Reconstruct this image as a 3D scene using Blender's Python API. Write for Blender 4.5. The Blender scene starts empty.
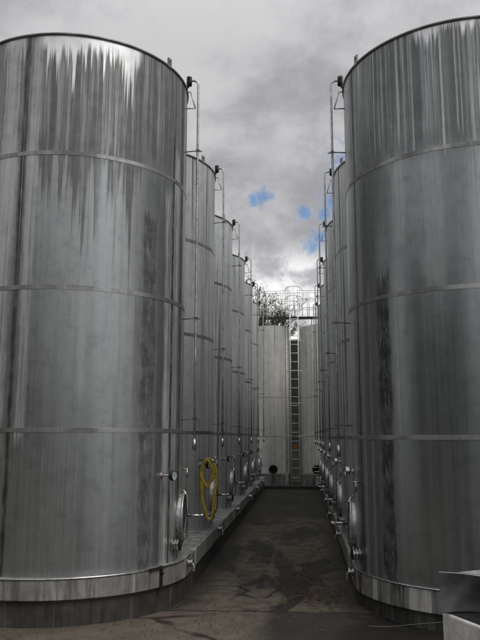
import bpy, math, random
from mathutils import Vector, Matrix, noise as mnoise
random.seed(7)
D2R = math.radians
scene = bpy.context.scene
COL = scene.collection

# ------------------------------------------------------------------ render / colour
scene.view_settings.view_transform = 'Standard'
scene.view_settings.look = 'None'
scene.view_settings.gamma = 1.0
scene.view_settings.use_curve_mapping = False
scene.view_settings.exposure = 0.0

EYE = 1.52
scene.cycles.max_bounces = 6; scene.cycles.glossy_bounces = 5; scene.cycles.diffuse_bounces = 3

# ------------------------------------------------------------------ mesh builder
class MB:
    def __init__(self):
        self.v = []; self.f = []; self.sm = []
    def add(self, verts, faces, smooth=False):
        o = len(self.v)
        self.v += [tuple(p) for p in verts]
        for f in faces:
            self.f.append([i + o for i in f]); self.sm.append(smooth)
    def box(self, x0, x1, y0, y1, z0, z1):
        v = [(x0,y0,z0),(x1,y0,z0),(x1,y1,z0),(x0,y1,z0),(x0,y0,z1),(x1,y0,z1),(x1,y1,z1),(x0,y1,z1)]
        self.add(v, [(3,2,1,0),(4,5,6,7),(0,1,5,4),(1,2,6,5),(2,3,7,6),(3,0,4,7)])
    def tube(self, pts, r, n=10, caps=True, closed=False):
        P = [Vector(p) for p in pts]; m = len(P)
        rr = r if isinstance(r, (list, tuple)) else [r] * m
        T = []
        for i in range(m):
            if closed: t = P[(i+1) % m] - P[i-1]
            else: t = P[min(i+1, m-1)] - P[max(i-1, 0)]
            T.append(t.normalized())
        up = Vector((0,0,1)) if abs(T[0].z) < .9 else Vector((1,0,0))
        nrm = T[0].cross(up).normalized()
        verts = []
        for i in range(m):
            if i: nrm = (nrm - T[i] * nrm.dot(T[i])).normalized()
            b = T[i].cross(nrm)
            for k in range(n):
                a = 2*math.pi*k/n
                verts.append(P[i] + (nrm*math.cos(a) + b*math.sin(a)) * rr[i])
        faces = []
        for i in range(m if closed else m-1):
            j = (i+1) % m
            for k in range(n):
                l = (k+1) % n
                faces.append((i*n+k, i*n+l, j*n+l, j*n+k))
        self.add(verts, faces, True)
        if caps and not closed:
            o = len(self.v) - m*n
            self.f.append([o+k for k in range(n)][::-1]); self.sm.append(False)
            self.f.append([o+(m-1)*n+k for k in range(n)]); self.sm.append(False)
    def lathe(self, prof, n=96, axis=None, base=(0,0,0), smooth=True):
        """prof: (r, h) list; revolve about axis through base"""
        ax = Vector(axis or (0,0,1)).normalized()
        e1 = ax.cross(Vector((0,0,1))) if abs(ax.z) < .9 else Vector((1,0,0))
        e1 = (e1 - ax*e1.dot(ax)).normalized(); e2 = ax.cross(e1); B = Vector(base)
        verts = []
        for r, h in prof:
            for k in range(n):
                a = 2*math.pi*k/n
                verts.append(B + ax*h + (e1*math.cos(a) + e2*math.sin(a))*r)
        faces = []
        for i in range(len(prof)-1):
            for k in range(n):
                l = (k+1) % n
                faces.append((i*n+k, i*n+l, (i+1)*n+l, (i+1)*n+k))
        self.add(verts, faces, smooth)
    def disc_end(self, r, h, n, axis, base):
        ax = Vector(axis).normalized()
        e1 = ax.cross(Vector((0,0,1))) if abs(ax.z) < .9 else Vector((1,0,0))
        e1 = (e1 - ax*e1.dot(ax)).normalized(); e2 = ax.cross(e1); B = Vector(base)
        self.add([B + ax*h + (e1*math.cos(2*math.pi*k/n) + e2*math.sin(2*math.pi*k/n))*r for k in range(n)], [tuple(range(n))])
    def build(self, name, mat, parent=None, loc=(0,0,0), sharp=None, bevel=0):
        me = bpy.data.meshes.new(name)
        me.from_pydata(self.v, [], self.f)
        me.polygons.foreach_set('use_smooth', self.sm)
        me.update()
        if sharp is not None:
            try: me.set_sharp_from_angle(angle=D2R(sharp))
            except Exception: pass
        me.materials.append(mat)
        o = bpy.data.objects.new(name, me); COL.objects.link(o)
        o.location = loc
        if parent is not None: o.parent = parent
        if bevel:
            b = o.modifiers.new('bevel', 'BEVEL'); b.width = bevel; b.segments = 2; b.limit_method = 'ANGLE'; b.angle_limit = D2R(35)
        return o

def tag(o, label=None, cat=None, group=None, kind=None):
    if label: o['label'] = label
    if cat: o['category'] = cat
    if group: o['group'] = group
    if kind: o['kind'] = kind
    return o
def thing(name, loc, label, cat, group=None):
    o = bpy.data.objects.new(name, None); COL.objects.link(o)
    o.empty_display_size = .2; o.location = loc
    return tag(o, label, cat, group)
def copy_tree(o, parent=None):
    c = o.copy(); COL.objects.link(c)
    if parent is not None: c.parent = parent
    for ch in list(o.children): copy_tree(ch, c)
    return c

# ------------------------------------------------------------------ node helper
class NG:
    def __init__(self, tree): self.t = tree; self.n = tree.nodes; self.l = tree.links
    def _in(self, sock, v):
        if v is None: return
        if isinstance(v, bpy.types.NodeSocket): self.l.new(v, sock)
        else: sock.default_value = v
    def math(self, op, a, b=None, c=None, clamp=False):
        n = self.n.new('ShaderNodeMath'); n.operation = op; n.use_clamp = clamp
        for i, v in enumerate((a, b, c)): self._in(n.inputs[i], v)
        return n.outputs[0]
    def add(self, a, b): return self.math('ADD', a, b)
    def sub(self, a, b): return self.math('SUBTRACT', a, b)
    def mul(self, a, b): return self.math('MULTIPLY', a, b)
    def mx(self, a, b): return self.math('MAXIMUM', a, b)
    def mn(self, a, b): return self.math('MINIMUM', a, b)
    def xyz(self, v):
        n = self.n.new('ShaderNodeSeparateXYZ'); self._in(n.inputs[0], v); return n.outputs
    def vec(self, x, y, z):
        n = self.n.new('ShaderNodeCombineXYZ')
        for i, v in enumerate((x, y, z)): self._in(n.inputs[i], v)
        return n.outputs[0]
    def vm(self, op, a, b=None):
        n = self.n.new('ShaderNodeVectorMath'); n.operation = op
        self._in(n.inputs[0], a)
        if b is not None: self._in(n.inputs[3 if op == 'SCALE' else 1], b)
        return n.outputs[1] if op in ('LENGTH', 'DOT_PRODUCT', 'DISTANCE') else n.outputs[0]
    def noise(self, v, scale=1, detail=3, rough=.55, dist=0, color=False):
        n = self.n.new('ShaderNodeTexNoise')
        self._in(n.inputs['Vector'], v); n.inputs['Scale'].default_value = scale
        n.inputs['Detail'].default_value = detail; n.inputs['Roughness'].default_value = rough; n.inputs['Distortion'].default_value = dist
        return n.outputs[1] if color else n.outputs[0]
    def vor(self, v, scale=1, feature='DISTANCE_TO_EDGE'):
        n = self.n.new('ShaderNodeTexVoronoi'); n.feature = feature
        self._in(n.inputs['Vector'], v); n.inputs['Scale'].default_value = scale
        return n.outputs[0]
    def ss(self, v, a, b, c=0., d=1.):
        n = self.n.new('ShaderNodeMapRange'); n.interpolation_type = 'SMOOTHSTEP'
        self._in(n.inputs['Value'], v)
        for k, q in (('From Min', a), ('From Max', b), ('To Min', c), ('To Max', d)): self._in(n.inputs[k], q)
        return n.outputs[0]
    def lin(self, v, a, b, c=0., d=1.):
        n = self.n.new('ShaderNodeMapRange'); self._in(n.inputs['Value'], v)
        for k, q in (('From Min', a), ('From Max', b), ('To Min', c), ('To Max', d)): self._in(n.inputs[k], q)
        return n.outputs[0]
    def mix(self, f, a, b):
        n = self.n.new('ShaderNodeMix'); n.data_type = 'RGBA'
        self._in(n.inputs[0], f)
        for s, v in ((n.inputs[6], a), (n.inputs[7], b)):
            if isinstance(v, tuple) and len(v) == 3: v = v + (1,)
            self._in(s, v)
        return n.outputs[2]
    def fmix(self, f, a, b):
        n = self.n.new('ShaderNodeMix'); n.data_type = 'FLOAT'
        self._in(n.inputs[0], f); self._in(n.inputs[2], a); self._in(n.inputs[3], b); return n.outputs[0]
    def bump(self, h, strength, dist, normal=None):
        n = self.n.new('ShaderNodeBump'); n.inputs['Strength'].default_value = strength; n.inputs['Distance'].default_value = dist
        self._in(n.inputs['Height'], h)
        if normal is not None: self._in(n.inputs['Normal'], normal)
        return n.outputs[0]
    def obj(self):
        n = self.n.new('ShaderNodeTexCoord'); return n.outputs['Object']
    def rnd(self):
        n = self.n.new('ShaderNodeObjectInfo'); return n.outputs['Random']

def new_mat(name):
    m = bpy.data.materials.new(name); m.use_nodes = True
    g = NG(m.node_tree); b = m.node_tree.nodes['Principled BSDF']
    return m, g, b
def setp(g, b, **k):
    names = {'col': 'Base Color', 'metal': 'Metallic', 'rough': 'Roughness', 'normal': 'Normal', 'spec': 'Specular IOR Level'}
    for q, v in k.items():
        if isinstance(v, tuple) and len(v) == 3: v = v + (1,)
        g._in(b.inputs[names[q]], v)

def simple(name, col, metal=0., rough=.5, var=.25, scale=14., bump=.0):
    m, g, b = new_mat(name)
    o = g.obj(); n = g.noise(o, scale, 5, .6)
    dark = tuple(c*(1-var) for c in col); light = tuple(min(1, c*(1+var)) for c in col)
    setp(g, b, col=g.mix(g.ss(n, .3, .7), dark, light), metal=metal, rough=g.lin(n, 0., 1., max(.05, rough-.12), rough+.12))
    if bump: setp(g, b, normal=g.bump(n, bump, .01))
    return m

# ------------------------------------------------------------------ tank steel
ZT = 4.88; ZB = (1.207, 2.457, 3.707)

def tank_steel(name, strips=(), dark_top=.8, drip=(.9, .40), drip_win=None, white=(), wlen=.5, tone=1., streak=1.0, use_rnd=True, tint=(.35,.362,.36), light_in_dark=.35, met=(.92,.74), lowg=(.60,.72,.55), grime=((.045,.046,.042), (.125,.123,.114)), pale=.3, rg=(.40,.52)):
    m, g, b = new_mat(name)
    o = g.obj(); x, y, z = g.xyz(o)
    ang = g.math('ARCTAN2', x, g.mul(y, -1.))          # 0 faces the camera side, radians
    deg = g.mul(ang, 180/math.pi)
    w = g.mul(g.rnd(), 37.) if use_rnd else 3.3
    # streak fields
    fine = g.noise(g.vec(g.mul(ang, 46.), w, g.mul(z, .55)), 1, 4, .62)
    mid = g.noise(g.vec(g.mul(ang, 15.), g.add(w, 7.) if use_rnd else 11., g.mul(z, .22)), 1, 3, .6)
    coarse = g.noise(g.vec(g.mul(ang, 4.), g.add(w, 3.) if use_rnd else 5., g.mul(z, .12)), 1, 2, .5)
    spot = g.noise(g.vec(g.mul(ang, 9.), w, g.mul(z, 7.)), 1, 5, .65)
    hs = g.lin(z, 1.3, 3.6, .38, 1.)
    # clean sheet: slight difference between courses
    course = g.add(g.add(g.math('GREATER_THAN', z, ZB[0]), g.math('GREATER_THAN', z, ZB[1])), g.math('GREATER_THAN', z, ZB[2]))
    cvar = g.noise(g.vec(g.mul(course, 3.7), w, 0.), 1.3, 0, 0)
    clean = g.mix(g.ss(coarse, .3, .7), tuple(c*.86*tone for c in tint), tuple(min(1, c*1.12*tone) for c in tint))
    clean = g.mix(g.mul(g.ss(cvar, .35, .65), .25), clean, tuple(c*.72*tone for c in tint))
    clean = g.mix(g.mul(g.mul(g.ss(fine, .35, .75), .30*streak), hs), clean, tuple(min(1,c*1.7*tone) for c in tint))
    clean = g.mix(g.mul(g.mul(g.ss(mid, .52, .75), .45*streak), hs), clean, (.12*tone, .12*tone, .115*tone))
    grain = g.noise(g.vec(g.mul(ang, 170.), w, g.mul(z, 3.)), 1, 3, .6)
    mott = g.noise(o, 7.5, 6, .68)
    clean = g.mix(g.mul(g.mul(g.ss(grain, .35, .7), .28), hs), clean, tuple(c*1.45*tone for c in tint))
    clean = g.mix(g.mul(g.ss(mott, .48, .66), .34), clean, tuple(c*.55*tone for c in tint))
    clean = g.mix(g.mul(g.ss(mott, .44, .30), .22), clean, tuple(min(1, c*1.5*tone) for c in tint))
    # grime in the top course that runs down past the upper band
    dn = g.noise(g.vec(g.mul(ang, 22.), g.add(w, 1.7) if use_rnd else 21.7, g.mul(z, .10)), 1, 4, .68)
    A, thr = drip
    L = g.mul(g.math('POWER', g.mul(g.mx(g.sub(dn, thr), 0.), 1/(.72-thr)), 1.5), A*1.15)
    if drip_win:
        L = g.mul(L, g.mul(g.ss(deg, drip_win[0]-7., drip_win[0]+3.), g.ss(deg, drip_win[1]+6., drip_win[1]-4.)))
    zb = g.sub(ZB[2] + .01, L)
    edge = g.sub(z, zb)
    edge = g.add(edge, g.mul(g.sub(grain, .5), .34))
    dm = g.ss(edge, -.10, .16)
    dm = g.mul(dm, g.ss(g.add(g.add(fine, g.mul(g.sub(mid, .5), .7)), g.mul(g.sub(grain, .5), .5)), light_in_dark, light_in_dark + .36))
    dm = g.mul(dm, g.lin(mott, .3, .65, .82, 1.))
    dm = g.mul(dm, g.lin(z, ZB[2]-A, ZT, .72, 1.))
    dm = g.mul(dm, dark_top)
    # long dark smears on the lower courses
    low = g.mul(g.ss(g.noise(g.vec(g.mul(ang, 19.), g.add(w, 9.) if use_rnd else 1.3, g.mul(z, .30)), 1, 3, .6), lowg[0], lowg[1]), lowg[2]*streak)
    dm = g.mx(dm, low)
    lm = 0.; rm = 0.
    jit = g.mul(g.sub(g.noise(g.vec(g.mul(ang, 20.), 4.4, g.mul(z, 4.5)), 1, 4, .7), .5), 5.5)
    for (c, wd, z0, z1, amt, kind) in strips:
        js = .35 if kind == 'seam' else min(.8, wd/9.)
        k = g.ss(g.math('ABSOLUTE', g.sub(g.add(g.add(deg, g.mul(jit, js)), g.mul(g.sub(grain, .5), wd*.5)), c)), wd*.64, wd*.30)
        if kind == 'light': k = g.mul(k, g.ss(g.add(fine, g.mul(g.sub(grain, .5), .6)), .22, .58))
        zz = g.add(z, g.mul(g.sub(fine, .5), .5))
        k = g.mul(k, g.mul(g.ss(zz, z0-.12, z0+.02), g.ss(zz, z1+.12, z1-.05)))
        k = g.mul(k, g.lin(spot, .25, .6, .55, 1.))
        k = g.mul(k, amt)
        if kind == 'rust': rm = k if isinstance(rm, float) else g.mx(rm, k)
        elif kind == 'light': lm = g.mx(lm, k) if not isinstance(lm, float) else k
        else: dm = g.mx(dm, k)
    col = g.mix(dm, clean, g.mix(g.mix(g.ss(grain, .35, .65), spot, fine), grime[0], grime[1]))
    metal = g.mul(g.lin(mid, .3, .7, met[0], met[1]), g.lin(dm, 0., 1., 1., .25))
    rough = g.add(g.lin(fine, .2, .8, rg[0], rg[1]), g.mul(dm, .2))
    if not isinstance(lm, float):
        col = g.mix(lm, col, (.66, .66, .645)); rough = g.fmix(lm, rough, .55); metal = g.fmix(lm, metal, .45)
    pn = g.noise(g.vec(g.mul(ang, 58.), w, g.mul(z, .45)), 1, 4, .66)
    pk = g.mul(g.mul(g.ss(g.add(pn, g.mul(g.sub(coarse, .5), .3)), .53, .70), g.ss(z, ZB[2]+.02, ZB[2]+.25)), pale)
    col = g.mix(pk, col, (.55, .56, .55)); metal = g.fmix(pk, metal, .5); rough = g.fmix(pk, rough, .5)
    if not isinstance(rm, float):
        crust = g.ss(g.noise(g.vec(g.mul(ang, 30.), 6.1, g.mul(z, 5.)), 1, 5, .7), .52, .66)
        rc = g.mix(crust, (.016,.014,.011), (.17,.165,.15))
        col = g.mix(rm, col, rc); metal = g.mul(metal, g.sub(1., rm)); rough = g.fmix(rm, rough, .75)
    # white scale under the rim
    wm = None
    wn = g.noise(g.vec(g.mul(ang, 34.), 2.2, g.mul(z, .15)), 1, 4, .7)
    wn2 = g.noise(g.vec(g.mul(ang, 9.), 8.2, 0.), 1, 2, .6)
    for (a0, a1, ln, amt) in white:
        win = g.mul(g.ss(deg, a0-2., a0+3.), g.ss(deg, a1+2., a1-3.))
        lz = g.mul(g.add(g.mul(g.math('POWER', g.mx(g.sub(g.add(wn, g.mul(g.sub(wn2, .5), .75)), .38), 0.), 2.2), 17.), .30), ln)
        k = g.mul(g.ss(g.add(g.sub(z, g.sub(ZT, lz)), g.mul(g.sub(grain, .5), .30)), -.05, .08), win)
        k = g.mul(k, amt)
        wm = k if wm is None else g.mx(wm, k)
    if wm is not None:
        wm = g.mul(wm, g.lin(spot, .25, .55, .7, 1.))
        col = g.mix(wm, col, (.93, .93, .92)); metal = g.fmix(wm, metal, .5); rough = g.fmix(wm, rough, .42)
    dent = g.noise(g.vec(g.mul(ang, 2.4), w, g.mul(z, .8)), 1, 2, .5)
    nrm = g.bump(dent, .35, .03)
    nrm = g.bump(g.noise(g.vec(g.mul(ang, 60.), w, g.mul(z, 1.3)), 1, 2, .5), .05, .004, nrm)
    setp(g, b, col=col, metal=metal, rough=rough, normal=nrm)
    return m

M = {}
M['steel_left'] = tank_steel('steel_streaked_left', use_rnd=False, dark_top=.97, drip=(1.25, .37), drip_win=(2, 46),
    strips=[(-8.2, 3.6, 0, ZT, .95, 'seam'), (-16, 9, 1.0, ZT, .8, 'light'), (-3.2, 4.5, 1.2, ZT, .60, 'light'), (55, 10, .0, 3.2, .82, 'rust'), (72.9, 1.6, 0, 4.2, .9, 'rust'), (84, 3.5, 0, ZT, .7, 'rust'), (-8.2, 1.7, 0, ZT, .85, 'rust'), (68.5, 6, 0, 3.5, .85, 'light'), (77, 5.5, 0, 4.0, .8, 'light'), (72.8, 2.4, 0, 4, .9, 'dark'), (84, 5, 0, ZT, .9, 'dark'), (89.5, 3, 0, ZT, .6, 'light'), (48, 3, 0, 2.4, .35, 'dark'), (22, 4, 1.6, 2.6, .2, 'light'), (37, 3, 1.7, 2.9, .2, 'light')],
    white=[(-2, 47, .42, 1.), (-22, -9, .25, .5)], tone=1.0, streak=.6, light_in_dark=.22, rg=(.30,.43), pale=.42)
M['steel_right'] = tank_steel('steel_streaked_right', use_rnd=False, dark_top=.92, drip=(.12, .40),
    strips=[(-52.5, 8.5, 0, 2.62, .95, 'rust'), (-72.5, 1.5, 0, ZT, .8, 'rust'), (-63, 3.5, 0, 3.6, .45, 'rust'), (-41, 5, 2.9, 3.68, .35, 'light'), (-66, 9, 0, 3.7, .5, 'dark'), (-72.5, 1.8, 0, ZT, .8, 'seam'), (-62, 2.2, 0, 2.6, .3, 'light'), (-82, 11, 0, ZT, .7, 'light'), (-68.5, 3, 0, 3.7, .3, 'light'), (-5, 12, 2.5, 3.7, .25, 'light'), (-20, 1.1, 3.75, ZT-.05, .8, 'light'), (-14, .8, 3.9, ZT-.1, .7, 'light'), (-33, .9, 3.8, ZT-.1, .5, 'light'), (-8, 1.2, 3.75, ZT, .6, 'light'), (-26, 9, 2.5, 3.69, .22, 'light')],  # wider light strips paint in reflections of sky gaps and along the edge
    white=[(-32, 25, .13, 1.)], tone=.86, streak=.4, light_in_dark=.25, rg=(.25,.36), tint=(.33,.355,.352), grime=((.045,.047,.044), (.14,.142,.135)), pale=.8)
M['steel_row'] = tank_steel('steel_row', strips=[(78, 5, 0, ZT, .4, 'light'), (94, 4, 0, 2.5, .6, 'dark'), (-84, 5, 0, ZT, .35, 'light')], dark_top=.5, drip=(.7, .42), tone=1.6, streak=1.05, met=(.62,.40), lowg=(.50,.66,.85))

# other metals
M['bright_steel'] = simple('bright_steel', (.50,.50,.49), 1., .26, .2, 30)
M['pipe_steel'] = simple('pipe_steel', (.50,.50,.49), .75, .42, .3, 20)
M['clip_steel'] = simple('clip_steel', (.14,.14,.135), .7, .5, .3, 20)
M['hatch_steel'] = simple('hatch_steel', (.07,.07,.067), .5, .55, .35, 12)
def band_mat():
    m, g, b = new_mat('band_steel'); o = g.obj(); x, y, z = g.xyz(o)
    ang = g.math('ARCTAN2', x, g.mul(y, -1.)); w = g.mul(g.rnd(), 19.)
    n = g.noise(g.vec(g.mul(ang, 3.5), w, g.mul(z, 3.)), 1, 3, .55); n2 = g.noise(g.vec(g.mul(ang, 70.), w, z), 1, 3, .6); p = g.noise(o, 60, 3, .6)
    f = g.ss(g.add(n, g.mul(g.sub(n2, .5), .22)), .34, .66)
    setp(g, b, col=g.mix(f, (.17,.17,.165), (.46,.46,.45)), metal=g.lin(f, 0., 1., .5, .95), rough=g.lin(p, .2, .8, .34, .52)); return m
M['band_steel'] = band_mat()
M['dark_iron'] = simple('dark_iron', (.035,.034,.032), .5, .5, .3, 25)
M['rim_steel'] = simple('rim_steel', (.19,.19,.185), .8, .42, .35, 6)
M['roof_steel'] = simple('roof_steel', (.42,.42,.41), .9, .5, .2, 4)
M['dial_glass'] = simple('dial_glass', (.42,.50,.50), 0., .12, .08, 6)
M['dial_ink'] = simple('dial_ink', (.02,.02,.02), 0., .5, .1)
M['yellow_rubber'] = simple('yellow_rubber', (.60,.43,.04), 0., .5, .3, 18)
M['rubber_and_shade_black'] = simple('rubber_and_shade_black', (.018,.018,.018), 0., .55, .2, 20)
M['orange_plastic'] = simple('orange_plastic', (.36,.11,.02), 0., .45, .15, 20)
M['white_metal'] = simple('white_metal', (.78,.78,.76), .2, .5, .2, 12)
M['grey_paint'] = simple('grey_paint', (.36,.36,.35), .1, .55, .25, 8)

def concrete_skirt(name, base, metal=.0, stain=1.0, seedv=0.):
    m, g, b = new_mat(name)
    o = g.obj(); x, y, z = g.xyz(o)
    h = g.vec(g.mul(g.add(x, seedv), 16.), g.mul(y, 16.), g.mul(z, 1.2))
    s = g.noise(h, 1, 4, .65); s2 = g.noise(g.vec(g.mul(x, 7.), g.mul(y, 7.), g.mul(z, .6)), 1, 3, .6)
    p = g.noise(o, 9, 6, .65); big = g.noise(o, 1.4, 3, .5)
    col = g.mix(g.ss(p, .3, .7), tuple(c*.72 for c in base), tuple(c*1.15 for c in base))
    col = g.mix(g.mul(g.ss(s, .50, .64), .75*stain), col, tuple(c*.22 for c in base))
    col = g.mix(g.mul(g.ss(s2, .55, .66), min(.9, .7*stain)), col, tuple(min(1, c*2.5) for c in base))
    col = g.mix(g.mul(g.ss(big, .5, .7), .35), col, tuple(c*.45 for c in base))
    setp(g, b, col=col, metal=metal, rough=g.lin(p, .2, .8, .42, .72), normal=g.bump(g.noise(o, 40, 5, .7), .25, .01))
    return m
M['skirt_left'] = concrete_skirt('skirt_left', (.30,.295,.28), .25, .8)
M['skirt_right'] = concrete_skirt('skirt_right', (.25,.245,.23), .1, 1.25, 3.)
M['plinth_base'] = concrete_skirt('plinth_base', (.055,.052,.046), 0., .8, 6.)
M['old_concrete'] = concrete_skirt('old_concrete', (.72,.70,.66), 0., .22, 1.)

def painted_tank(name):
    m, g, b = new_mat(name)
    o = g.obj(); x, y, z = g.xyz(o); w = g.mul(g.rnd(), 31.)
    ang = g.math('ARCTAN2', x, g.mul(y, -1.))
    s = g.noise(g.vec(g.mul(ang, 11.), w, g.mul(z, .3)), 1, 4, .65)
    s2 = g.noise(g.vec(g.mul(ang, 5.), g.add(w, 4.), g.mul(z, .25)), 1, 3, .6)
    p = g.noise(o, 6, 5, .6)
    col = g.mix(g.ss(p, .3, .7), (.60,.59,.55), (.72,.71,.665))
    col = g.mix(g.mul(g.ss(s, .48, .66), .5), col, (.26,.255,.235))
    col = g.mix(g.mul(g.ss(s2, .60, .72), .5), col, (.12,.12,.11))
    setp(g, b, col=col, metal=.1, rough=.5)
    return m
M['painted_tank'] = painted_tank('cream_painted_tank')

# ------------------------------------------------------------------ ground
def ground_mat():
    m, g, b = new_mat('wet_concrete_ground')
    o = g.obj(); x, y, z = g.xyz(o)
    wob = g.mul(g.sub(g.noise(o, 1.7, 4, .6), .5), .22)
    xx = g.add(x, wob); yy = g.add(y, g.mul(wob, 1.3))
    fine = g.noise(o, 55, 4, .7); grit = g.noise(o, 170, 2, .6); midn = g.noise(o, 6, 5, .65); big = g.noise(o, .9, 4, .6)
    col = g.mix(g.ss(midn, .3, .7), (.078,.066,.049), (.160,.137,.105))
    col = g.mix(g.mul(g.ss(fine, .5, .7), .55), col, (.17,.148,.115))
    col = g.mix(g.mul(g.ss(grit, .58, .66), .5), col, (.03,.025,.02))
    # front strip: older asphalt beyond the cross joint, darker to the right
    front = g.ss(yy, 6.62, 6.50)
    fr = g.mul(front, g.ss(g.add(xx, g.mul(g.sub(midn, .5), .35)), -.46, -.24))
    col = g.mix(g.mul(front, .35), col, (.15,.128,.102))
    col = g.mix(g.mul(fr, .86), col, (.026,.025,.024))
    # damp patches
    wet_and_shade = g.ss(g.noise(g.vec(g.mul(x, 1.5), g.mul(y, .55), 3.), 1, 6, .66, .5), .485, .555)
    wet_and_shade = g.mul(wet_and_shade, g.sub(1., g.mul(front, .75)))
    # damp along the foot of the plinths
    foot = g.mx(g.mul(g.ss(xx, -.80, -1.12), g.ss(y, 6.3, 7.)), g.mul(g.ss(xx, .18, .44), g.ss(y, 6.2, 7.)))
    wet_and_shade = g.mx(wet_and_shade, g.mul(foot, .8))
    damp_shade = g.mul(g.ss(g.vm('LENGTH', g.vec(g.mul(g.sub(xx, .95), 1.0), g.mul(g.sub(yy, 5.75), .9), 0.)), .82, .60), 1.)  # damp ground and painted shadow in one patch by the block
    wet_and_shade = g.mx(wet_and_shade, damp_shade)
    far = g.ss(yy, 13.2, 14.6)
    wet_and_shade = g.mx(wet_and_shade, g.mul(far, .7))
    col = g.mix(g.mul(wet_and_shade, .86), col, (.009,.008,.0065))
    col = g.mix(g.mul(g.mul(far, g.ss(midn, .4, .6)), .45), col, (.022,.028,.012))
    # light mortar seam along the alley, dark cross joint
    seam = g.mul(g.ss(g.math('ABSOLUTE', g.add(g.add(x, .40), g.mul(wob, .35))), .035, .012), g.mul(g.ss(y, 6.5, 6.8), g.ss(y, 15., 12.)))
    col = g.mix(g.mul(g.mul(seam, g.ss(fine, .35, .6)), .42), col, (.16,.14,.115))
    joint = g.mul(g.ss(g.math('ABSOLUTE', g.sub(yy, 6.56)), .030, .008), g.ss(midn, .3, .5))
    col = g.mix(g.mul(joint, .85), col, (.010,.009,.008))
    cr = g.vor(g.vec(g.add(x, g.mul(wob, 2.)), g.mul(g.add(y, wob), .8), 0.), .75)
    crm = g.mul(g.ss(cr, .016, .004), g.ss(big, .45, .55))
    col = g.mix(g.mul(crm, .8), col, (.012,.011,.010))
    rough = g.fmix(wet_and_shade, g.lin(fine, .2, .8, .75, .92), g.lin(midn, .3, .7, .55, .78))
    hgt = g.add(g.mul(fine, .5), g.mul(midn, .9))
    hgt = g.sub(hgt, g.add(g.mul(joint, .6), g.mul(crm, .5)))
    setp(g, b, col=col, rough=rough, normal=g.bump(hgt, .55, .02), spec=g.fmix(wet_and_shade, .22, .28))
    return m
mb = MB()
# one sheet: fine cells near the tanks, coarse far away
xs = [-300,-60,-20,-8] + [-4+.25*i for i in range(33)] + [8,20,60,300]
ys = [-300,-60,-20,-6,0,3] + [4+.25*i for i in range(81)] + [30,60,300]
vv = []
for yv in ys:
    for xv in xs:
        hz = 0.
        if 4 < yv < 24 and -4 < xv < 4:
            hz = .012*(mnoise.noise(Vector((xv*1.3, yv*1.1, 2.)))) - .006
        vv.append((xv, yv, hz))
nx = len(xs); ff = []
for j in range(len(ys)-1):
    for i in range(nx-1): ff.append((j*nx+i, j*nx+i+1, (j+1)*nx+i+1, (j+1)*nx+i))
mb.add(vv, ff, True)
tag(mb.build('ground', ground_mat()), 'damp brown concrete and asphalt of the alley between the tanks', 'ground', kind='structure')

# ------------------------------------------------------------------ plinths
def stadium(cx, cy, R, y1, n=64):
    pts = [(cx + R*math.cos(math.pi + math.pi*k/n), cy + R*math.sin(math.pi + math.pi*k/n)) for k in range(n+1)]
    ny = 40
    right = [(cx+R, cy + (y1-cy)*k/ny) for k in range(1, ny+1)]
    left = [(cx-R, y1 - (y1-cy)*k/ny) for k in range(0, ny)]
    return pts + right + left
def prism(m_, outline, z0, z1):
    n = len(outline)
    m_.add([(x,y,z0) for x,y in outline] + [(x,y,z1) for x,y in outline],
           [(i, (i+1) % n, n+(i+1) % n, n+i) for i in range(n)] + [tuple(range(n, 2*n)), tuple(range(n))[::-1]])
CL = (-2.354, 7.03); CR = (1.672, 7.05); RL = 1.142; RR = 1.190
PITCH = 2.56; NT = 6; YEND = 21.15
def plinth(cx, cy, R, zb, zs, zt, mats, label, side):
    t = thing('plinth', (cx, cy, 0), label, 'plinth', 'plinths under the two rows of tanks')
    m_ = MB(); prism(m_, stadium(0, 0, R, YEND-cy), zs, zt)
    m_.build('skirt', mats[0], t, sharp=30, bevel=.008)
    m_ = MB(); prism(m_, stadium(0, 0, R-.035, YEND-cy-.02), -.03, zs-.002)
    m_.build('foundation', mats[1], t, sharp=30)
    m_ = MB(); path = [(R*math.cos(a), R*math.sin(a), zt) for a in [math.pi*(1.02 + .96*k/70) for k in range(71)]] + [(R if side > 0 else R, 1.5*k/10, zt) for k in range(1, 2)]
    if side < 0: path = [(R*math.cos(a), R*math.sin(a), zt) for a in [math.pi*(1.0 + .98*k/70) for k in range(71)]]
    m_.tube(path, .009, 8); m_.build('edge_trim', M['bright_steel'], t)
    return t
pl = plinth(CL[0], CL[1], 1.228, 0, .205, .375, (M['skirt_left'], M['plinth_base']), 'long grey plinth under the left row of tanks, clamped joint at its rounded corner', 1)
pr = plinth(CR[0], CR[1], 1.205, 0, .125, .315, (M['skirt_right'], M['plinth_base']), 'long stained plinth under the right row of tanks, beside the sheet metal trough', -1)
# clamped joint on the left skirt
a = D2R(59.4); n_ = Vector((math.sin(a), -math.cos(a), 0)); t_ = Vector((math.cos(a), math.sin(a), 0))
def obox(m_, c, ax, ay, az, sx, sy, sz):
    ax, ay, az = Vector(ax), Vector(ay), Vector(az); c = Vector(c)
    v = [c + ax*(sx*i) + ay*(sy*j) + az*(sz*k) for k in (-1,1) for j in (-1,1) for i in (-1,1)]
    m_.add(v, [(0,2,3,1),(4,5,7,6),(0,1,5,4),(1,3,7,5),(3,2,6,7),(2,0,4,6)])
m_ = MB()
obox(m_, n_*1.232 + Vector((0,0,.375)) - t_*.035, t_, n_, (0,0,1), .075, .016, .009)
obox(m_, n_*1.232 + Vector((0,0,.29)) + t_*.04, t_, n_, (0,0,1), .014, .012, .10)
m_.tube([n_*1.245 + t_*.04 + Vector((0,0,.33)), n_*1.262 + t_*.04 + Vector((0,0,.33))], .012, 6)
m_.build('joint_clamp', M['dark_iron'], pl)

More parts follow.
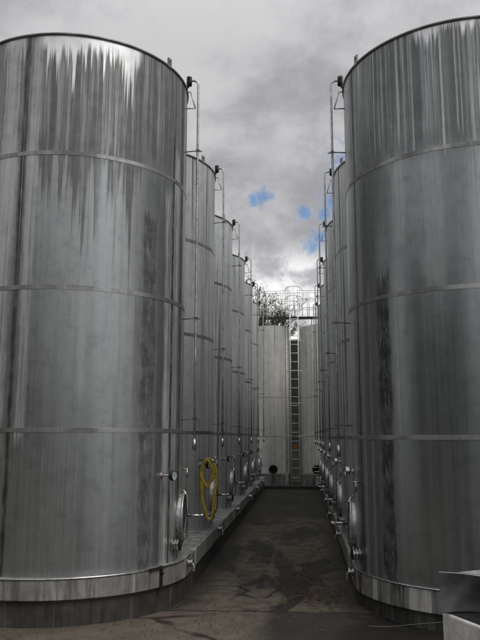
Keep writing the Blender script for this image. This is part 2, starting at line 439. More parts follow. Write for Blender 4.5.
# ------------------------------------------------------------------ steel tank
def frame(phi):
    a = D2R(phi); return Vector((math.sin(a), -math.cos(a), 0)), Vector((math.cos(a), math.sin(a), 0)), Vector((0,0,1))
def make_tank(R, side, shell_mat, label):
    """side +1: fittings face +x, -1: face -x"""
    t = thing('steel_tank', (0,0,0), label, 'tank', 'steel storage tanks in two rows')
    sh = MB()
    zs = [0., .02] + [ZT*k/24 for k in range(1, 25)]
    sh.lathe([(R, q) for q in zs], 128)
    sh.build('shell', shell_mat, t)
    m_ = MB(); m_.lathe([(R-.004, ZT-.02), (R*.6, ZT+.06), (.25, ZT+.13), (.22, ZT+.2), (.001, ZT+.2)], 96); m_.build('roof', M['roof_steel'], t, sharp=40)
    m_ = MB(); pr_ = []
    for k in range(13):
        q = 2*math.pi*k/12; pr_.append((R + .005 + .011*math.cos(q), ZT + .014*math.sin(q)))
    m_.lathe(pr_, 128); m_.build('rim', M['rim_steel'], t)
    for zb in ZB:
        m_ = MB(); m_.lathe([(R-.001, zb-.020), (R+.0035, zb-.0195), (R+.0035, zb+.0185), (R-.001, zb+.0205)], 128)
        m_.build('hoop_band', M['band_steel'], t, sharp=25)
    m_ = MB()
    n, tt, z = frame(side*-8 if side > 0 else -72.5)
    m_.tube([n*(R+.001) + z*.02, n*(R+.001) + z*(ZT-.02)], .0028, 6); m_.build('weld_seam', M['rim_steel'], t)
    # lifting lug on the rim
    n, tt, z = frame(side*66)
    m_ = MB(); obox(m_, n*(R+.006) + z*(ZT+.035), tt, n, z, .028, .008, .05); m_.tube([n*(R-.012) + z*(ZT+.06), n*(R+.022) + z*(ZT+.06)], .012, 8)
    m_.build('lifting_lug', M['rim_steel'], t)
    # ---------------- breather pipe
    n, tt, z = frame(side*90)
    P = lambda d, k, h: n*(R+d) + tt*k + z*h
    off = .135
    pts = [P(off, 0, 1.13), P(off, 0, 2.0), P(off, 0, 3.2), P(off, 0, ZT+.03)]
    for k in range(1, 9):
        q = math.pi*.5*k/8; pts.append(P(off - .055*(1-math.cos(q)), 0, ZT + .03 + .055*math.sin(q)))
    pts.append(P(.03, 0, ZT+.085))
    m_ = MB(); m_.tube(pts, .0125, 10); pipe = m_.build('breather_pipe', M['pipe_steel'], t)
    m_ = MB(); m_.tube([P(.035,0,ZT+.03), P(.035,0,ZT+.125)], .030, 10); m_.tube([P(.035,-.05,ZT+.10), P(.035,.05,ZT+.10)], .016, 8); m_.tube([P(.0,0,ZT+.0), P(.035,0,ZT+.045)], .02, 8)
    m_.build('relief_valve', M['dark_iron'], pipe)
    m_ = MB(); r_ = .007
    m_.tube([P(0,0,ZT-.045), P(.05,0,ZT-.045)], r_, 6); m_.tube([P(.05,0,ZT-.045), P(.105,0,ZT-.235)], r_, 6); m_.tube([P(-.0,0,ZT-.235), P(.105,0,ZT-.235)], r_, 6)
    m_.build('hanger', M['pipe_steel'], pipe)
    for h in (4.16, 2.35, 1.33):
        m_ = MB(); m_.tube([P(0,0,h-.01), P(off,0,h)], .006, 6); obox(m_, P(off,0,h), n, tt, z, .017, .016, .012)
        m_.tube([P(off+.02,0,h), P(off+.045,0,h-.012)], .006, 6)
        m_.build('clip', M['clip_steel'], pipe)
    m_ = MB(); m_.tube([P(off,0,1.02), P(off,0,1.13)], .020, 10); m_.tube([P(off,-.03,1.07), P(off,.03,1.07)], .008, 6); m_.build('pipe_end', M['bright_steel'], pipe)
    # ---------------- manway door
    n, tt, z = frame(side*93)
    c = n*(R) + z*.385
    m_ = MB()
    m_.lathe([(.200,.0), (.200,.030)] + [(.211 + .012*math.cos(math.pi*(1-k/10*1.5)), .032 + .012*math.sin(math.pi*(1-k/10*1.5))) for k in range(11)] + [(.212,-.03)], 48, n, c)
    mw = m_.build('manway', M['pipe_steel'], t, sharp=40)
    m_ = MB(); m_.lathe([(.203,.012), (.185,.020), (.10,.034), (.001,.038)], 48, n, c); m_.build('hatch_cover', M['hatch_steel'], mw)
    m_ = MB()
    m_.tube([c + n*.02 - z*.245, c + n*.055 - z*.20, c + n*.068, c + n*.055 + z*.20, c + n*.02 + z*.245], .011, 8)
    m_.tube([c + n*.06, c + n*.205], .013, 10)
    m_.tube([c + n*.19 - tt*.085, c + n*.19 + tt*.085], .009, 8)
    m_.tube([c + n*.185, c + n*.225], .017, 10)
    m_.tube([c - n*.01 - z*.245 - tt*.035, c + n*.01 - z*.25 + tt*.035], .022, 8); m_.tube([c + n*.005 + z*.25 - tt*.03, c + n*.005 + z*.25 + tt*.03], .015, 8)
    m_.build('clamp_handle', M['bright_steel'], mw)
    # ---------------- dial gauge
    n, tt, z = frame(66 if side > 0 else -88)
    g0 = n*R + z*(.80 if side > 0 else .885)
    ln = .105 if side > 0 else .035; gr = .047
    m_ = MB(); m_.lathe([(.001,ln), (gr*.8,ln), (gr,ln+.008), (gr,ln+.042), (gr*.92,ln+.046), (gr*.9,ln+.040)], 28, n, g0); gg = m_.build('gauge', M['bright_steel'] if side < 0 else M['dark_iron'], t, sharp=40)
    m_ = MB(); m_.tube([g0 - n*.01, g0 + n*ln], .010, 8); m_.tube([g0 - n*.004, g0 + n*.014], .024, 10); m_.build('stem', M['pipe_steel'], gg)
    m_ = MB(); m_.disc_end(gr*.91, ln+.0405, 28, n, g0); m_.build('dial', M['dial_glass'], gg)
    m_ = MB()
    for k in range(10):
        q = math.pi*(1.25 - 1.5*k/9); u = tt*math.cos(q) + z*math.sin(q); v = n.cross(u)
        obox(m_, g0 + n*(ln+.0425) + u*gr*.74, u, v, n, .005, .0012, .0006)
    u = (tt*.4 + z*.9).normalized(); obox(m_, g0 + n*(ln+.0428) + u*gr*.3, u, n.cross(u), n, gr*.38, .0018, .0006)
    m_.build('pointer', M['dial_ink'], gg)
    # small try cock beside the gauge
    n, tt, z = frame(side*97 if side > 0 else -74)
    m_ = MB(); q0 = n*R + z*(.83 if side > 0 else .80)
    m_.tube([q0 - n*.01, q0 + n*.075], .009, 8); m_.tube([q0 + n*.05, q0 + n*.05 - z*.09], .010, 8); m_.tube([q0 + n*.05 - tt*.03 + z*.015, q0 + n*.05 + tt*.03 + z*.015], .006, 6)
    m_.build('sample_tap', M['bright_steel'], t)
    # ---------------- butterfly outlet valve low on the shell
    n, tt, z = frame(side*77)
    v0 = n*R + z*.155
    m_ = MB(); m_.tube([v0 - n*.02, v0 + n*.075], .032, 14)
    for h in (.02, .05, .075): m_.lathe([(.02,h-.008), (.055,h-.008), (.055,h+.008), (.02,h+.008)], 20, n, v0)
    vv_ = m_.build('outlet_valve', M['bright_steel'], t, sharp=40)
    m_ = MB(); m_.tube([v0 + n*.05 + z*.03, v0 + n*.05 + z*.095, v0 + n*.06 + tt*.05 + z*.10], .008, 8); m_.build('lever', M['dark_iron'], vv_)
    m_ = MB(); m_.lathe([(.047,.084), (.03,.092), (.001,.094)], 18, n, v0); m_.build('cap', M['rubber_and_shade_black'], vv_)
    # ---------------- drain cock that comes out through the plinth edge
    n, tt, z = frame(side*88)
    e = .098 if side > 0 else .03
    d0 = n*(R+e-.01) - z*.045
    m_ = MB(); m_.tube([d0, d0 + n*.05], .026, 14)
    for h in (.012, .048): m_.lathe([(.015,h-.007), (.040,h-.007), (.040,h+.007), (.015,h+.007)], 18, n, d0)
    m_.tube([d0 + n*.03, d0 + n*.03 + z*.055, d0 + n*.03 + z*.06 + tt*.055], .007, 6)
    m_.tube([d0 + n*.04, d0 + n*.06 - z*.02, d0 + n*.062 - z*.075], .019, 10)
    m_.build('drain_cock', M['bright_steel'], t, sharp=40)
    return t

left_labels = [
 'nearest steel tank on the left, with ragged white drips under its rim',
 'steel tank behind the yellow hose, second from the front in the left row',
 'third steel tank of the left row, next after the one behind the yellow hose',
 'fourth steel tank from the front in the left row, its pipe against the cloud',
 'fifth steel tank of the left row, next to last before the cream tanks',
 'farthest steel tank of the left row, beside the railed cream tanks']
right_labels = [
 'nearest steel tank on the right, black grime over its whole top course, beside the trough',
 'second steel tank of the right row, its pale edge just past the nearest',
 'third steel tank from the front in the right row',
 'fourth steel tank from the front in the right row',
 'fifth steel tank of the right row, next to last before the cream tanks',
 'farthest steel tank of the right row, beside the railed cream tanks']
def row(C, R, side, fm, zt, labels):
    first = make_tank(R, side, fm, labels[0]); first.location = (C[0], C[1], zt)
    rnd = random.Random(3 + side)
    for k in range(1, NT):
        c = copy_tree(first); c['label'] = labels[k]
        c.location = (C[0] + rnd.uniform(-.012, .012), C[1] + PITCH*k + rnd.uniform(-.02, .02), zt)
        c.rotation_euler.z = D2R(rnd.uniform(-2.2, 2.2))
        for ch in c.children:
            if ch.name.startswith('shell'):
                if k == 1:
                    me = ch.data.copy(); me.materials.clear(); me.materials.append(M['steel_row']); row.me = me
                ch.data = row.me
row(CL, RL, 1, M['steel_left'], .372, left_labels)
row(CR, RR, -1, M['steel_right'], .312, right_labels)

# ------------------------------------------------------------------ yellow hose on the second left tank
hx, hy = CL[0] + RL, CL[1] + PITCH
m_ = MB(); pts = []
c0 = Vector((hx + .03, hy - .55, 1.20))
def hose_loop(w, h, cx, cz, dx, n=30, ph=0.):
    out = []
    for k in range(n+1):
        q = 2*math.pi*k/n + ph
        s = math.sin(q)
        ww = w*(1 if s > 0 else 1 - .55*min(1, -s))
        out.append((dx + .01*math.cos(3*q), ww*math.cos(q), cz + h*s*(1 if s > 0 else 1.0)))
    return out
root = Vector((-1.215, 8.92, 0))
def lp(seq): return [root + Vector((0.9*y_ + x_, -.25*y_, z_)) for x_, y_, z_ in seq]
full = []
full += lp(hose_loop(.082, .17, 0, 1.065, .015, 30, math.pi*.5))
full += lp([(.02, -.04, 1.22), (.03, -.085, 1.12), (.03, -.088, .95), (.03, -.075, .75), (.035, -.02, .545)])
full += lp([(.045, .01, .515), (.05, .035, .56), (.05, .06, .75), (.05, .085, .95), (.05, .09, 1.1), (.045, .06, 1.2), (.04, 0, 1.25), (.035, -.06, 1.22), (.03, -.10, 1.1), (.03, -.098, .9), (.025, -.07, .68)])
# smooth (Catmull-Rom)
def cr(P, n=5):
    P = [Vector(p) for p in P]; out = []
    for i in range(len(P)-1):
        a_, b_, c_, d_ = P[max(i-1,0)], P[i], P[i+1], P[min(i+2, len(P)-1)]
        for k in range(n):
            t = k/n
            out.append(.5*((2*b_) + (c_-a_)*t + (2*a_-5*b_+4*c_-d_)*t*t + (3*b_-a_-3*c_+d_)*t**3))
    out.append(P[-1]); return out
m_.tube(cr(full, 4), .0175, 8)
hs = m_.build('hose', M['yellow_rubber']); tag(hs, 'yellow hose hung in loops on the second left tank', 'hose')
m_ = MB(); m_.tube([root + Vector((-.12, .12, 1.235)), root + Vector((.10, -.02, 1.235)), root + Vector((.125, -.035, 1.275))], .012, 8)
m_.tube([root + Vector((.06,-.0,1.225)), root + Vector((.11,-.03,1.225))], .022, 8)
hk = m_.build('hose_hook', M['bright_steel']); tag(hk, 'steel hook that carries the yellow hose', 'hook')
m_ = MB(); q = lp([(.045, .01, .515)])[0]; m_.tube([q + Vector((-.01,0,.03)), q + Vector((.0,0,-.05))], .016, 8); m_.build('coupling', M['bright_steel'], hs)

# ------------------------------------------------------------------ cream tanks across the end of the alley
YB = 22.55
def back_tank(x, y, R, H, label, hs_):
    t = thing('cream_tank', (x, y, 0), label, 'tank', 'cream tanks under the catwalk')
    m_ = MB(); m_.lathe([(R, .42), (R, 1.6), (R, 2.8), (R, H)], 64); m_.build('shell', M['painted_tank'], t)
    m_ = MB(); m_.lathe([(R-.002, H-.01), (R*.5, H+.07), (.001, H+.1)], 48); m_.build('roof', M['grey_paint'], t)
    m_ = MB(); m_.box(-R*.95, R*.95, -R-.25, R*.8, -.02, .43); m_.build('pedestal', M['skirt_right'], t, bevel=.01)
    m_ = MB()
    for h in (1.55, 2.75): m_.lathe([(R-.001,h-.015), (R+.006,h), (R-.001,h+.015)], 64)
    m_.build('weld_ring', M['grey_paint'], t)
    # round hatch on a short neck
    n = Vector((hs_*.30, -.954, 0)); c = n*R + Vector((0,0,.56))
    m_ = MB(); m_.lathe([(.10,-.05), (.10,.22), (.135,.22), (.135,.255), (.09,.255), (.085,.12), (.001,.12)], 28, n, c)
    hh = m_.build('outlet', M['rubber_and_shade_black'], t, sharp=40)
    m_ = MB(); m_.tube([c + n*.24 + Vector((.02*-1,0,.10)), c + n*.26 + Vector((.20,0,.15))], .012, 6); m_.build('lever', M['bright_steel'], hh)
    m_ = MB(); m_.tube([(R*.86,-R*.62,.45), (R*.86,-R*.62,H-.1)], .018, 8); m_.build('downpipe', M['white_metal'], t)
    return t
back_tank(-1.00, YB, .60, 5.0, 'cream streaked tank left of the caged ladder', .35)
back_tank(.51, YB, .59, 5.0, 'cream streaked tank right of the caged ladder', -.45)
m_ = MB(); m_.box(-1.9, 1.4, 21.35, 24.0, -.03, .10); tag(m_.build('kerb_slab', M['plinth_base'], bevel=.01), 'low dark slab under the cream tanks at the alley end', 'slab')

# catwalk with railing
cw = thing('catwalk', (-.3, 22.2, 5.26), 'railed steel catwalk across the tops of the cream tanks', 'catwalk')
XA, XB, YA, YC = -1.02, 1.0, -.25, .10
m_ = MB(); m_.box(XA, XB, YA, YC, -.018, .018); m_.build('platform', M['dark_iron'], cw)
def rail(h, r):
    m_ = MB(); gap0, gap1 = -.20, .34
    m_.tube([(gap0, YA, h), (XA, YA, h), (XA, YC, h), (XB, YC, h), (XB, YA, h), (gap1, YA, h)], r, 6)
    m_.build('guard_rail', M['white_metal'], cw)
for h in (.30, .58, .85): rail(h, .011)
for xx_ in (-1.0, -.78, -.5, -.20, .34, .55, .78, .98):
    m_ = MB(); m_.tube([(xx_, YA, -.25 if xx_ in (-.78, .78) else .03), (xx_, YA, .86)], .0125, 6); m_.build('post', M['white_metal'], cw)
for xx_ in (-1.0, -.65, -.3, .1, .5, .98):
    m_ = MB(); m_.tube([(xx_, YC, .03), (xx_, YC, .86)], .0125, 6); m_.build('post', M['white_metal'], cw)
for xx_ in (-.92, -.55, .62, .95):
    m_ = MB(); m_.tube([(xx_, YA+.1, -.30), (xx_, YA+.1, -.03)], .016, 6); m_.build('support_leg', M['grey_paint'], cw)

# caged ladder
ld = thing('caged_ladder', (-.235, 21.78, 0), 'steel ladder with cage hoops between the two cream tanks', 'ladder')
for s in (-1, 1):
    m_ = MB(); m_.tube([(s*.125, 0, .1), (s*.125, 0, 6.10)], .015, 8); m_.build('side_rail', M['white_metal'], ld)
for k in range(20):
    m_ = MB(); m_.tube([(-.125, 0, .32 + .27*k), (.125, 0, .32 + .27*k)], .011, 6); m_.build('rung', M['white_metal'], ld)
for h in (1.55, 2.55, 3.55, 4.5):
    m_ = MB(); m_.tube([(-.27, .03, h), (.27, .03, h)], .012, 6); m_.tube([(-.13,.0,h), (-.22,.35,h)], .010, 6); m_.tube([(.13,.0,h), (.22,.35,h)], .010, 6); m_.build('stand_off', M['white_metal'], ld)
for h in (5.5, 5.8, 6.09):
    m_ = MB(); pp = [(-.27, 0, h)] + [(-.27*math.cos(math.pi*k/14), -.50*math.sin(math.pi*k/14), h + .03*math.sin(math.pi*k/14)) for k in range(1, 14)] + [(.27, 0, h)]
    m_.tube(pp, .011, 6); m_.tube([(-.27,0,h), (-.125,0,h)], .01, 6); m_.tube([(.27,0,h), (.125,0,h)], .01, 6); m_.build('cage_hoop', M['white_metal'], ld)
for k in range(5):
    q = math.pi*(k/4); m_ = MB(); m_.tube([(-.27*math.cos(q), -.50*math.sin(q), 5.35), (-.27*math.cos(q), -.50*math.sin(q), 6.12)], .009, 6); m_.build('cage_bar', M['white_metal'], ld)
m_ = MB(); m_.box(-.065, .065, -.035, -.018, 1.20, 1.30); w_ = m_.build('warning_tag', M['orange_plastic'], ld, bevel=.004); w_['label'] = 'small orange tag low on the ladder'

# boundary wall, near-black to paint the shade of the gap, and tree behind
m_ = MB(); m_.box(-7, 7, 25.2, 25.45, -.05, 5.0); tag(m_.build('boundary_wall', simple('shade_dark_wall', (.03,.029,.026), 0., .85, .4, 3, .3)), 'wall in the gap behind the cream tanks, coloured dark for shade', 'wall')

def leaf_mat():
    m, g, b = new_mat('autumn_leaf')
    n = g.noise(g.obj(), 3.5, 3, .6); n2 = g.noise(g.obj(), 23, 2, .6)
    col = g.mix(g.ss(n, .35, .65), (.085,.09,.042), (.18,.165,.08))
    col = g.mix(g.mul(g.ss(n2, .58, .7), .6), col, (.13,.085,.03))
    setp(g, b, col=col, rough=.6); return m
def bark_mat():
    m, g, b = new_mat('grey_bark'); o = g.obj(); x, y, z = g.xyz(o)
    n = g.noise(g.vec(g.mul(x, 18.), g.mul(y, 18.), g.mul(z, 3.)), 1, 5, .7)
    setp(g, b, col=g.mix(g.ss(n, .3, .7), (.05,.043,.035), (.14,.125,.105)), rough=.9, normal=g.bump(n, .7, .02)); return m
def tree(x, y, label, H, spread, seed, nleaf):
    rnd = random.Random(seed)
    t = thing('tree', (x, y, 0), label, 'tree')
    wood = MB(); tips = []
    def limb(p, d, ln, r, lvl):
        pts = [p]; rad = [r]; q = p; dd = d.copy(); n = 6
        for k in range(n):
            dd = (dd + Vector((rnd.uniform(-.22,.22), rnd.uniform(-.22,.22), rnd.uniform(-.05,.16)))).normalized()
            q = q + dd*ln/n; pts.append(q); rad.append(max(.0065, r*(1 - .7*(k+1)/n)))
            if lvl < 3 and k > 0:
                for _ in range(2 if lvl else 2):
                    az = rnd.uniform(0, 2*math.pi); e = rnd.uniform(.1, .8)
                    nd = (dd*.7 + Vector((math.cos(az), math.sin(az), e*.6))*.9*spread).normalized()
                    limb(q, nd, ln*rnd.uniform(.42, .62), rad[-1]*.62, lvl+1)
            if lvl >= 2: tips.append(q.copy())
        wood.tube(pts, rad, 6 if lvl < 2 else 4, caps=False)
    limb(Vector((0,0,H*.42)), Vector((0,0,1)), H*.44, .06, 0)
    tr = MB(); tr.tube([(0,0,-.05), (.03,.02,H*.15), (0,0,H*.44)], [.12,.09,.06], 10); tr.build('trunk', bark_mat(), t)
    wood.build('branches', bark_mat(), t)
    lv = MB(); clump = tips[:]; rnd.shuffle(clump)
    for _ in range(nleaf):
        c = clump[min(len(clump)-1, int(rnd.random()**1.3*len(clump)))] + Vector((rnd.gauss(0,.045), rnd.gauss(0,.045), rnd.gauss(0,.04)))
        s = rnd.uniform(.018, .042)
        u = Vector((rnd.gauss(0,1), rnd.gauss(0,1), rnd.gauss(0,.6))).normalized(); v = u.cross(Vector((rnd.gauss(0,1), rnd.gauss(0,1), rnd.gauss(0,1)))).normalized(); w = u.cross(v)
        lv.add([c - u*s*1.5, c - v*s*.7 + w*s*.25, c + u*s*1.5, c + v*s*.7 + w*s*.25], [(0,1,2),(0,2,3)])
    lv.build('crown', leaf_mat(), t)
    return t
tree(-1.5, 26.6, 'sparse autumn tree showing above the catwalk rail, left of the ladder cage', 6.3, .75, 23, 4200)

# ------------------------------------------------------------------ near right: trough on a concrete block
def slab_obj(name, quad_bottom, z0, z1, mat, label, cat, bevel=.012):
    m_ = MB(); n = len(quad_bottom)
    m_.add([(x,y,z0) for x,y in quad_bottom] + [(x,y,z1) for x,y in quad_bottom], [(i,(i+1)%n,n+(i+1)%n,n+i) for i in range(n)] + [tuple(range(n,2*n)), tuple(range(n))[::-1]])
    return tag(m_.build(name, mat, bevel=bevel), label, cat)
slab_obj('concrete_block', [(.892,4.965), (1.24,4.18), (1.72,4.39), (1.37,5.18)], -.02, .388, M['old_concrete'], 'pale concrete block in the near right corner, under the sheet metal trough', 'block')
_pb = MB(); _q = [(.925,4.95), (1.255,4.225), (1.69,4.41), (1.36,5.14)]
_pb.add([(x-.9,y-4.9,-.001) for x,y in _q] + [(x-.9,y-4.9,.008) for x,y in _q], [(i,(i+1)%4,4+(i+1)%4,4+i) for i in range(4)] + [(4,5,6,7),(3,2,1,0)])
tro = thing('trough', (.9, 4.9, .39), 'grey sheet metal trough resting on the pale concrete block', 'trough')
def sheet(grid_fn, nu, nv, th, normal):
    m_ = MB(); vs = []
    for side in (0, 1):
        for j in range(nv+1):
            for i in range(nu+1):
                vs.append(Vector(grid_fn(i/nu, j/nv)) + Vector(normal)*(th*side))
    N = (nu+1)*(nv+1); fs = []
    for j in range(nv):
        for i in range(nu):
            a_ = j*(nu+1)+i; fs.append((a_, a_+1, a_+nu+2, a_+nu+1)); fs.append((N+a_, N+a_+nu+1, N+a_+nu+2, N+a_+1))
    for i in range(nu):
        fs.append((i, N+i, N+i+1, i+1)); a_ = nv*(nu+1)+i; fs.append((a_, a_+1, N+a_+1, N+a_))
    for j in range(nv):
        a_ = j*(nu+1); fs.append((a_, a_+nu+1, N+a_+nu+1, N+a_)); a_ += nu; fs.append((a_, N+a_, N+a_+nu+1, a_+nu+1))
    m_.add(vs, fs, True); return m_
def front(u, v):
    xb, yb = -.025 + .80*u, -.005 + .10*u
    xt, yt = -.032 + .72*u, -.005 - .42*u**1.15
    k = v**1.6
    return (xb + (xt-xb)*k, yb + (yt-yb)*k, .012 + .247*v + .004*math.sin(u*9))
M['sheet_steel'] = simple('sheet_steel', (.30,.31,.31), .85, .42, .25, 7, .12)
sheet(front, 24, 8, .003, (0,.6,-.2)).build('front_panel', M['sheet_steel'], tro, sharp=50)
lip = [Vector(front(u/24, 1.)) for u in range(25)]
m_ = MB()
vs = []
for i, p in enumerate(lip):
    s = min(1, max(0, (i-4)/10))
    vs += [p + Vector((0,0,.002)), p + Vector((.006, .012*s+.006, .010*s+.004)), p + Vector((.012, .040*s+.012, .006)), p + Vector((.012,.040*s+.012,.001)), p + Vector((0,.003,-.002))]
fs = []
for i in range(24):
    for k in range(5): fs.append((i*5+k, i*5+(k+1)%5, (i+1)*5+(k+1)%5, (i+1)*5+k))
m_.add(vs, fs, True); m_.build('rolled_lip', M['bright_steel'], tro)
sheet(lambda u, v: (-.025 + .45*u, .0 + .28*u, .012 + .235*v), 6, 3, .003, (.3,.6,0)).build('end_panel', M['sheet_steel'], tro)
sheet(lambda u, v: (-.02 + .79*u + .42*v*(1-u), .10*u + .26*v, .008 + .0*u), 6, 3, .003, (0,0,-1)).build('floor_panel', M['sheet_steel'], tro)

_pb.build('shade_pad', M['rubber_and_shade_black'], tro)  # black sheet standing in for the shadow between trough and block
# thin cable on the ground by the right plinth
m_ = MB(); pts = [(.50,6.09,.012), (.66,6.045,.022), (.89,5.985,.062), (1.10,5.92,.10), (1.25,5.855,.135), (1.38,5.815,.18)]
m_.tube(cr([Vector(p)-Vector((0,.48,0)) for p in pts], 5), .0035, 6)
cb = m_.build('cable', simple('grey_cable', (.12,.115,.10), 0., .6, .2)); cb.location = (0, .48, 0)
tag(cb, 'thin pale cable from the ground up to the right plinth skirt', 'cable')

# ------------------------------------------------------------------ litter on the ground
def scatter(name, centres, n, smin, smax, mat, label, cat, flat=.4, seed=1, thick=False):
    rnd = random.Random(seed); m_ = MB()
    for _ in range(n):
        cx, cy, sx, sy = rnd.choice(centres)
        x, y = rnd.gauss(cx, sx), rnd.gauss(cy, sy)
        if x > .42 or x < -1.12 and y > 5.9: 
            if not (x < -1.12 and (x-CL[0])**2 + (y-CL[1])**2 > 1.24**2 and y < CL[1]): continue
        s = rnd.uniform(smin, smax); a_ = rnd.uniform(0, 6.28)
        u = Vector((math.cos(a_), math.sin(a_), rnd.uniform(-flat, flat))); v = Vector((-math.sin(a_), math.cos(a_), rnd.uniform(-flat, flat)))
        c = Vector((x, y, .008 + s*.35))
        if thick:
            q = [c + Vector((rnd.uniform(.6,1)*s*dx, rnd.uniform(.6,1)*s*dy, rnd.uniform(.6,1)*s*dz)) for dx, dy, dz in ((1,0,0),(0,1,0),(-1,0,0),(0,-1,0),(0,0,.8),(0,0,-.9))]
            m_.add(q, [(0,1,4),(1,2,4),(2,3,4),(3,0,4),(1,0,5),(2,1,5),(3,2,5),(0,3,5)])
        else:
            m_.add([c - u*s, c - u*s*.3 - v*s*.55, c + u*s*.5 - v*s*.45, c + u*s*1.1, c + u*s*.4 + v*s*.5 + Vector((0,0,s*.3)), c - u*s*.4 + v*s*.5], [(0,1,2,3),(0,3,4,5)])
    return tag(m_.build(name, mat), label, cat, kind='stuff')
def litter_mat():
    m, g, b = new_mat('dead_leaf'); n = g.noise(g.obj(), 30, 2, .6)
    setp(g, b, col=g.mix(g.ss(n, .35, .65), (.045,.024,.014), (.12,.062,.035)), rough=.7); return m
scatter('leaf_litter', [(.08,7.75,.16,.45), (-.02,8.9,.14,.4), (.20,7.1,.12,.22), (-.33,12.2,.12,.5), (.1,10.2,.2,.6), (-.5,6.4,.6,.5), (-.3,14.5,.3,.8), (.07,7.15,.13,.16), (-.02,8.0,.12,.22), (.05,7.4,.14,.2)], 1500, .006, .015, litter_mat(), 'reddish dead leaves scattered along the alley', 'leaves', seed=4)
scatter('gravel', [(-2.75,5.72,.35,.07), (-2.5,5.6,.5,.12), (-1.1,6.0,.5,.3), (-.9,6.9,.12,.3), (-.5,6.0,.7,.35), (0,6.5,.4,.5), (-1.0,9,.06,1.2), (-2.75,5.72,.35,.07), (-2.75,5.72,.35,.05)], 800, .003, .009, simple('gravel', (.065,.058,.05), 0., .85, .45, 60), 'loose grit at the foot of the left plinth', 'gravel', seed=8, thick=True)

# ------------------------------------------------------------------ unseen walls added behind the camera to shape the steel's reflections
wm_ = simple('reflected_wall', (.06,.058,.054), 0., .8, .3, .7)
m_ = MB(); m_.box(-18, -3.0, -9.6, -7.5, -.05, 6.5); m_.box(-3.0, 16, -13.6, -13.0, -.05, 4.2); m_.box(-9.6, -9.0, -7.5, 3.0, -.05, 6.)
tag(m_.build('reflection_wall', wm_), 'plain unseen wall added behind the camera for the steel to reflect', 'wall', kind='structure')

# ------------------------------------------------------------------ camera
cam = bpy.data.cameras.new('camera'); co = bpy.data.objects.new('camera', cam); COL.objects.link(co)
cam.sensor_fit = 'VERTICAL'; cam.sensor_height = 36.; cam.sensor_width = 27.; cam.lens = 39.537
cam.clip_end = 2000; cam.clip_start = .05
pi_, ya_, ro_ = 0.165191, 0.0883074, 0.00078
fw = Vector((-math.sin(ya_)*math.cos(pi_), math.cos(ya_)*math.cos(pi_), math.sin(pi_)))
r0 = Vector((math.cos(ya_), math.sin(ya_), 0)); u0 = r0.cross(fw)
r1 = r0*math.cos(ro_) + u0*math.sin(ro_); u1 = u0*math.cos(ro_) - r0*math.sin(ro_)
mt = Matrix((r1, u1, -fw)).transposed().to_4x4(); mt.translation = Vector((0, 0, EYE))
co.matrix_world = mt
scene.camera = co

# ------------------------------------------------------------------ sun and sky
SUN_EL, SUN_AZ = 50., 128.       # azimuth clockwise from +y
sd = Vector((math.sin(D2R(SUN_AZ))*math.cos(D2R(SUN_EL)), math.cos(D2R(SUN_AZ))*math.cos(D2R(SUN_EL)), math.sin(D2R(SUN_EL))))
sl = bpy.data.lights.new('sun', 'SUN'); sl.energy = 1.1; sl.angle = D2R(22); sl.color = (1, .96, .90)
so = bpy.data.objects.new('sun', sl); COL.objects.link(so)
so.rotation_euler = (-sd).to_track_quat('-Z', 'Y').to_euler()

w = bpy.data.worlds.new('World'); scene.world = w; w.use_nodes = True
g = NG(w.node_tree); bg = w.node_tree.nodes['Background']
sky = g.n.new('ShaderNodeTexSky'); sky.sky_type = 'NISHITA'; sky.sun_disc = False
sky.sun_elevation = D2R(SUN_EL); sky.sun_rotation = D2R(SUN_AZ)
tc = g.n.new('ShaderNodeTexCoord'); d = g.vm('NORMALIZE', tc.outputs['Generated'])
dx, dy, dz = g.xyz(d)
ez = g.mx(dz, .02)
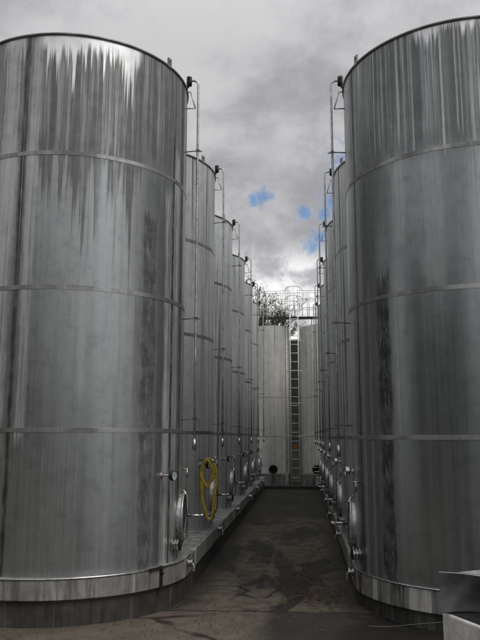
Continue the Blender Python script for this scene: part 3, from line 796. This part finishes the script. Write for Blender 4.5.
# flatten toward the horizon like a cloud deck
cl = g.vec(g.math('DIVIDE', dx, g.add(ez, .42)), g.math('DIVIDE', dy, g.add(ez, .42)), g.mul(ez, 1.2))
n1 = g.noise(cl, 1.9, 6, .55, .35)
n2 = g.noise(cl, 5.5, 6, .60, .25)
n3 = g.noise(d, 22., 5, .62, .3)
shade = g.add(g.add(g.mul(n1, .55), g.mul(n2, .30)), g.mul(n3, .15))
ccol = g.mix(g.ss(shade, .40, .60), (.35,.35,.375), (.60,.598,.61))
# brighter broken cloud low down
lowm = g.ss(ez, .285, .225)
bright = g.mix(g.ss(g.add(g.mul(n3, .6), g.mul(n2, .4)), .40, .60), (.47,.47,.50), (1.0,1.0,1.0))
ccol = g.mix(lowm, ccol, bright)
# overcast: brighter overhead and round the veiled sun
zen = g.add(g.lin(ez, .5, 1., 1., 1.75), g.mul(g.math('POWER', g.mx(g.vm('DOT_PRODUCT', d, tuple(sd)), 0.), 5.), .75))
ccol = g.vm('SCALE', ccol, zen)
# blue gaps
dis = g.vm('SCALE', g.vm('SUBTRACT', g.noise(d, 60., 5, .62, color=True), (.5,.5,.5)), .014)
dd = g.vm('ADD', d, dis)
fld = None
for c, r in (((-.051,.942,.332), .0135), ((-.064,.942,.327), .009), ((.004,.951,.310), .012), ((.016,.964,.267), .013), ((.026,.961,.277), .012), ((.034,.950,.308), .012), ((.05,.944,.325), .018), ((.10,.93,.36), .05), ((.55,-.6,.5), .18), ((-.6,-.55,.55), .12)):
    k = g.lin(g.vm('DISTANCE', dd, Vector(c).normalized()[:]), 0., r*2., 1., -1.)
    fld = k if fld is None else g.mx(fld, k)
fld = g.add(fld, g.mul(g.sub(g.noise(d, 75., 6, .68), .5), 2.6))
gap = g.mul(g.ss(fld, -.45, .85), .80)
ccol = g.mix(g.mul(g.mul(g.ss(fld, -.75, .0), g.ss(ez, .40, .36)), .07), ccol, (.80,.80,.82))
skyc = g.vm('SCALE', g.vm('MULTIPLY', sky.outputs[0], (.75, 1., 1.2)), .11)
# Background strength .1: cloud radiances are divided by it
STR = .1
fin = g.mix(gap, ccol, skyc)
fin = g.vm('SCALE', fin, 1/STR)
g.l.new(fin, bg.inputs[0]); bg.inputs[1].default_value = STR
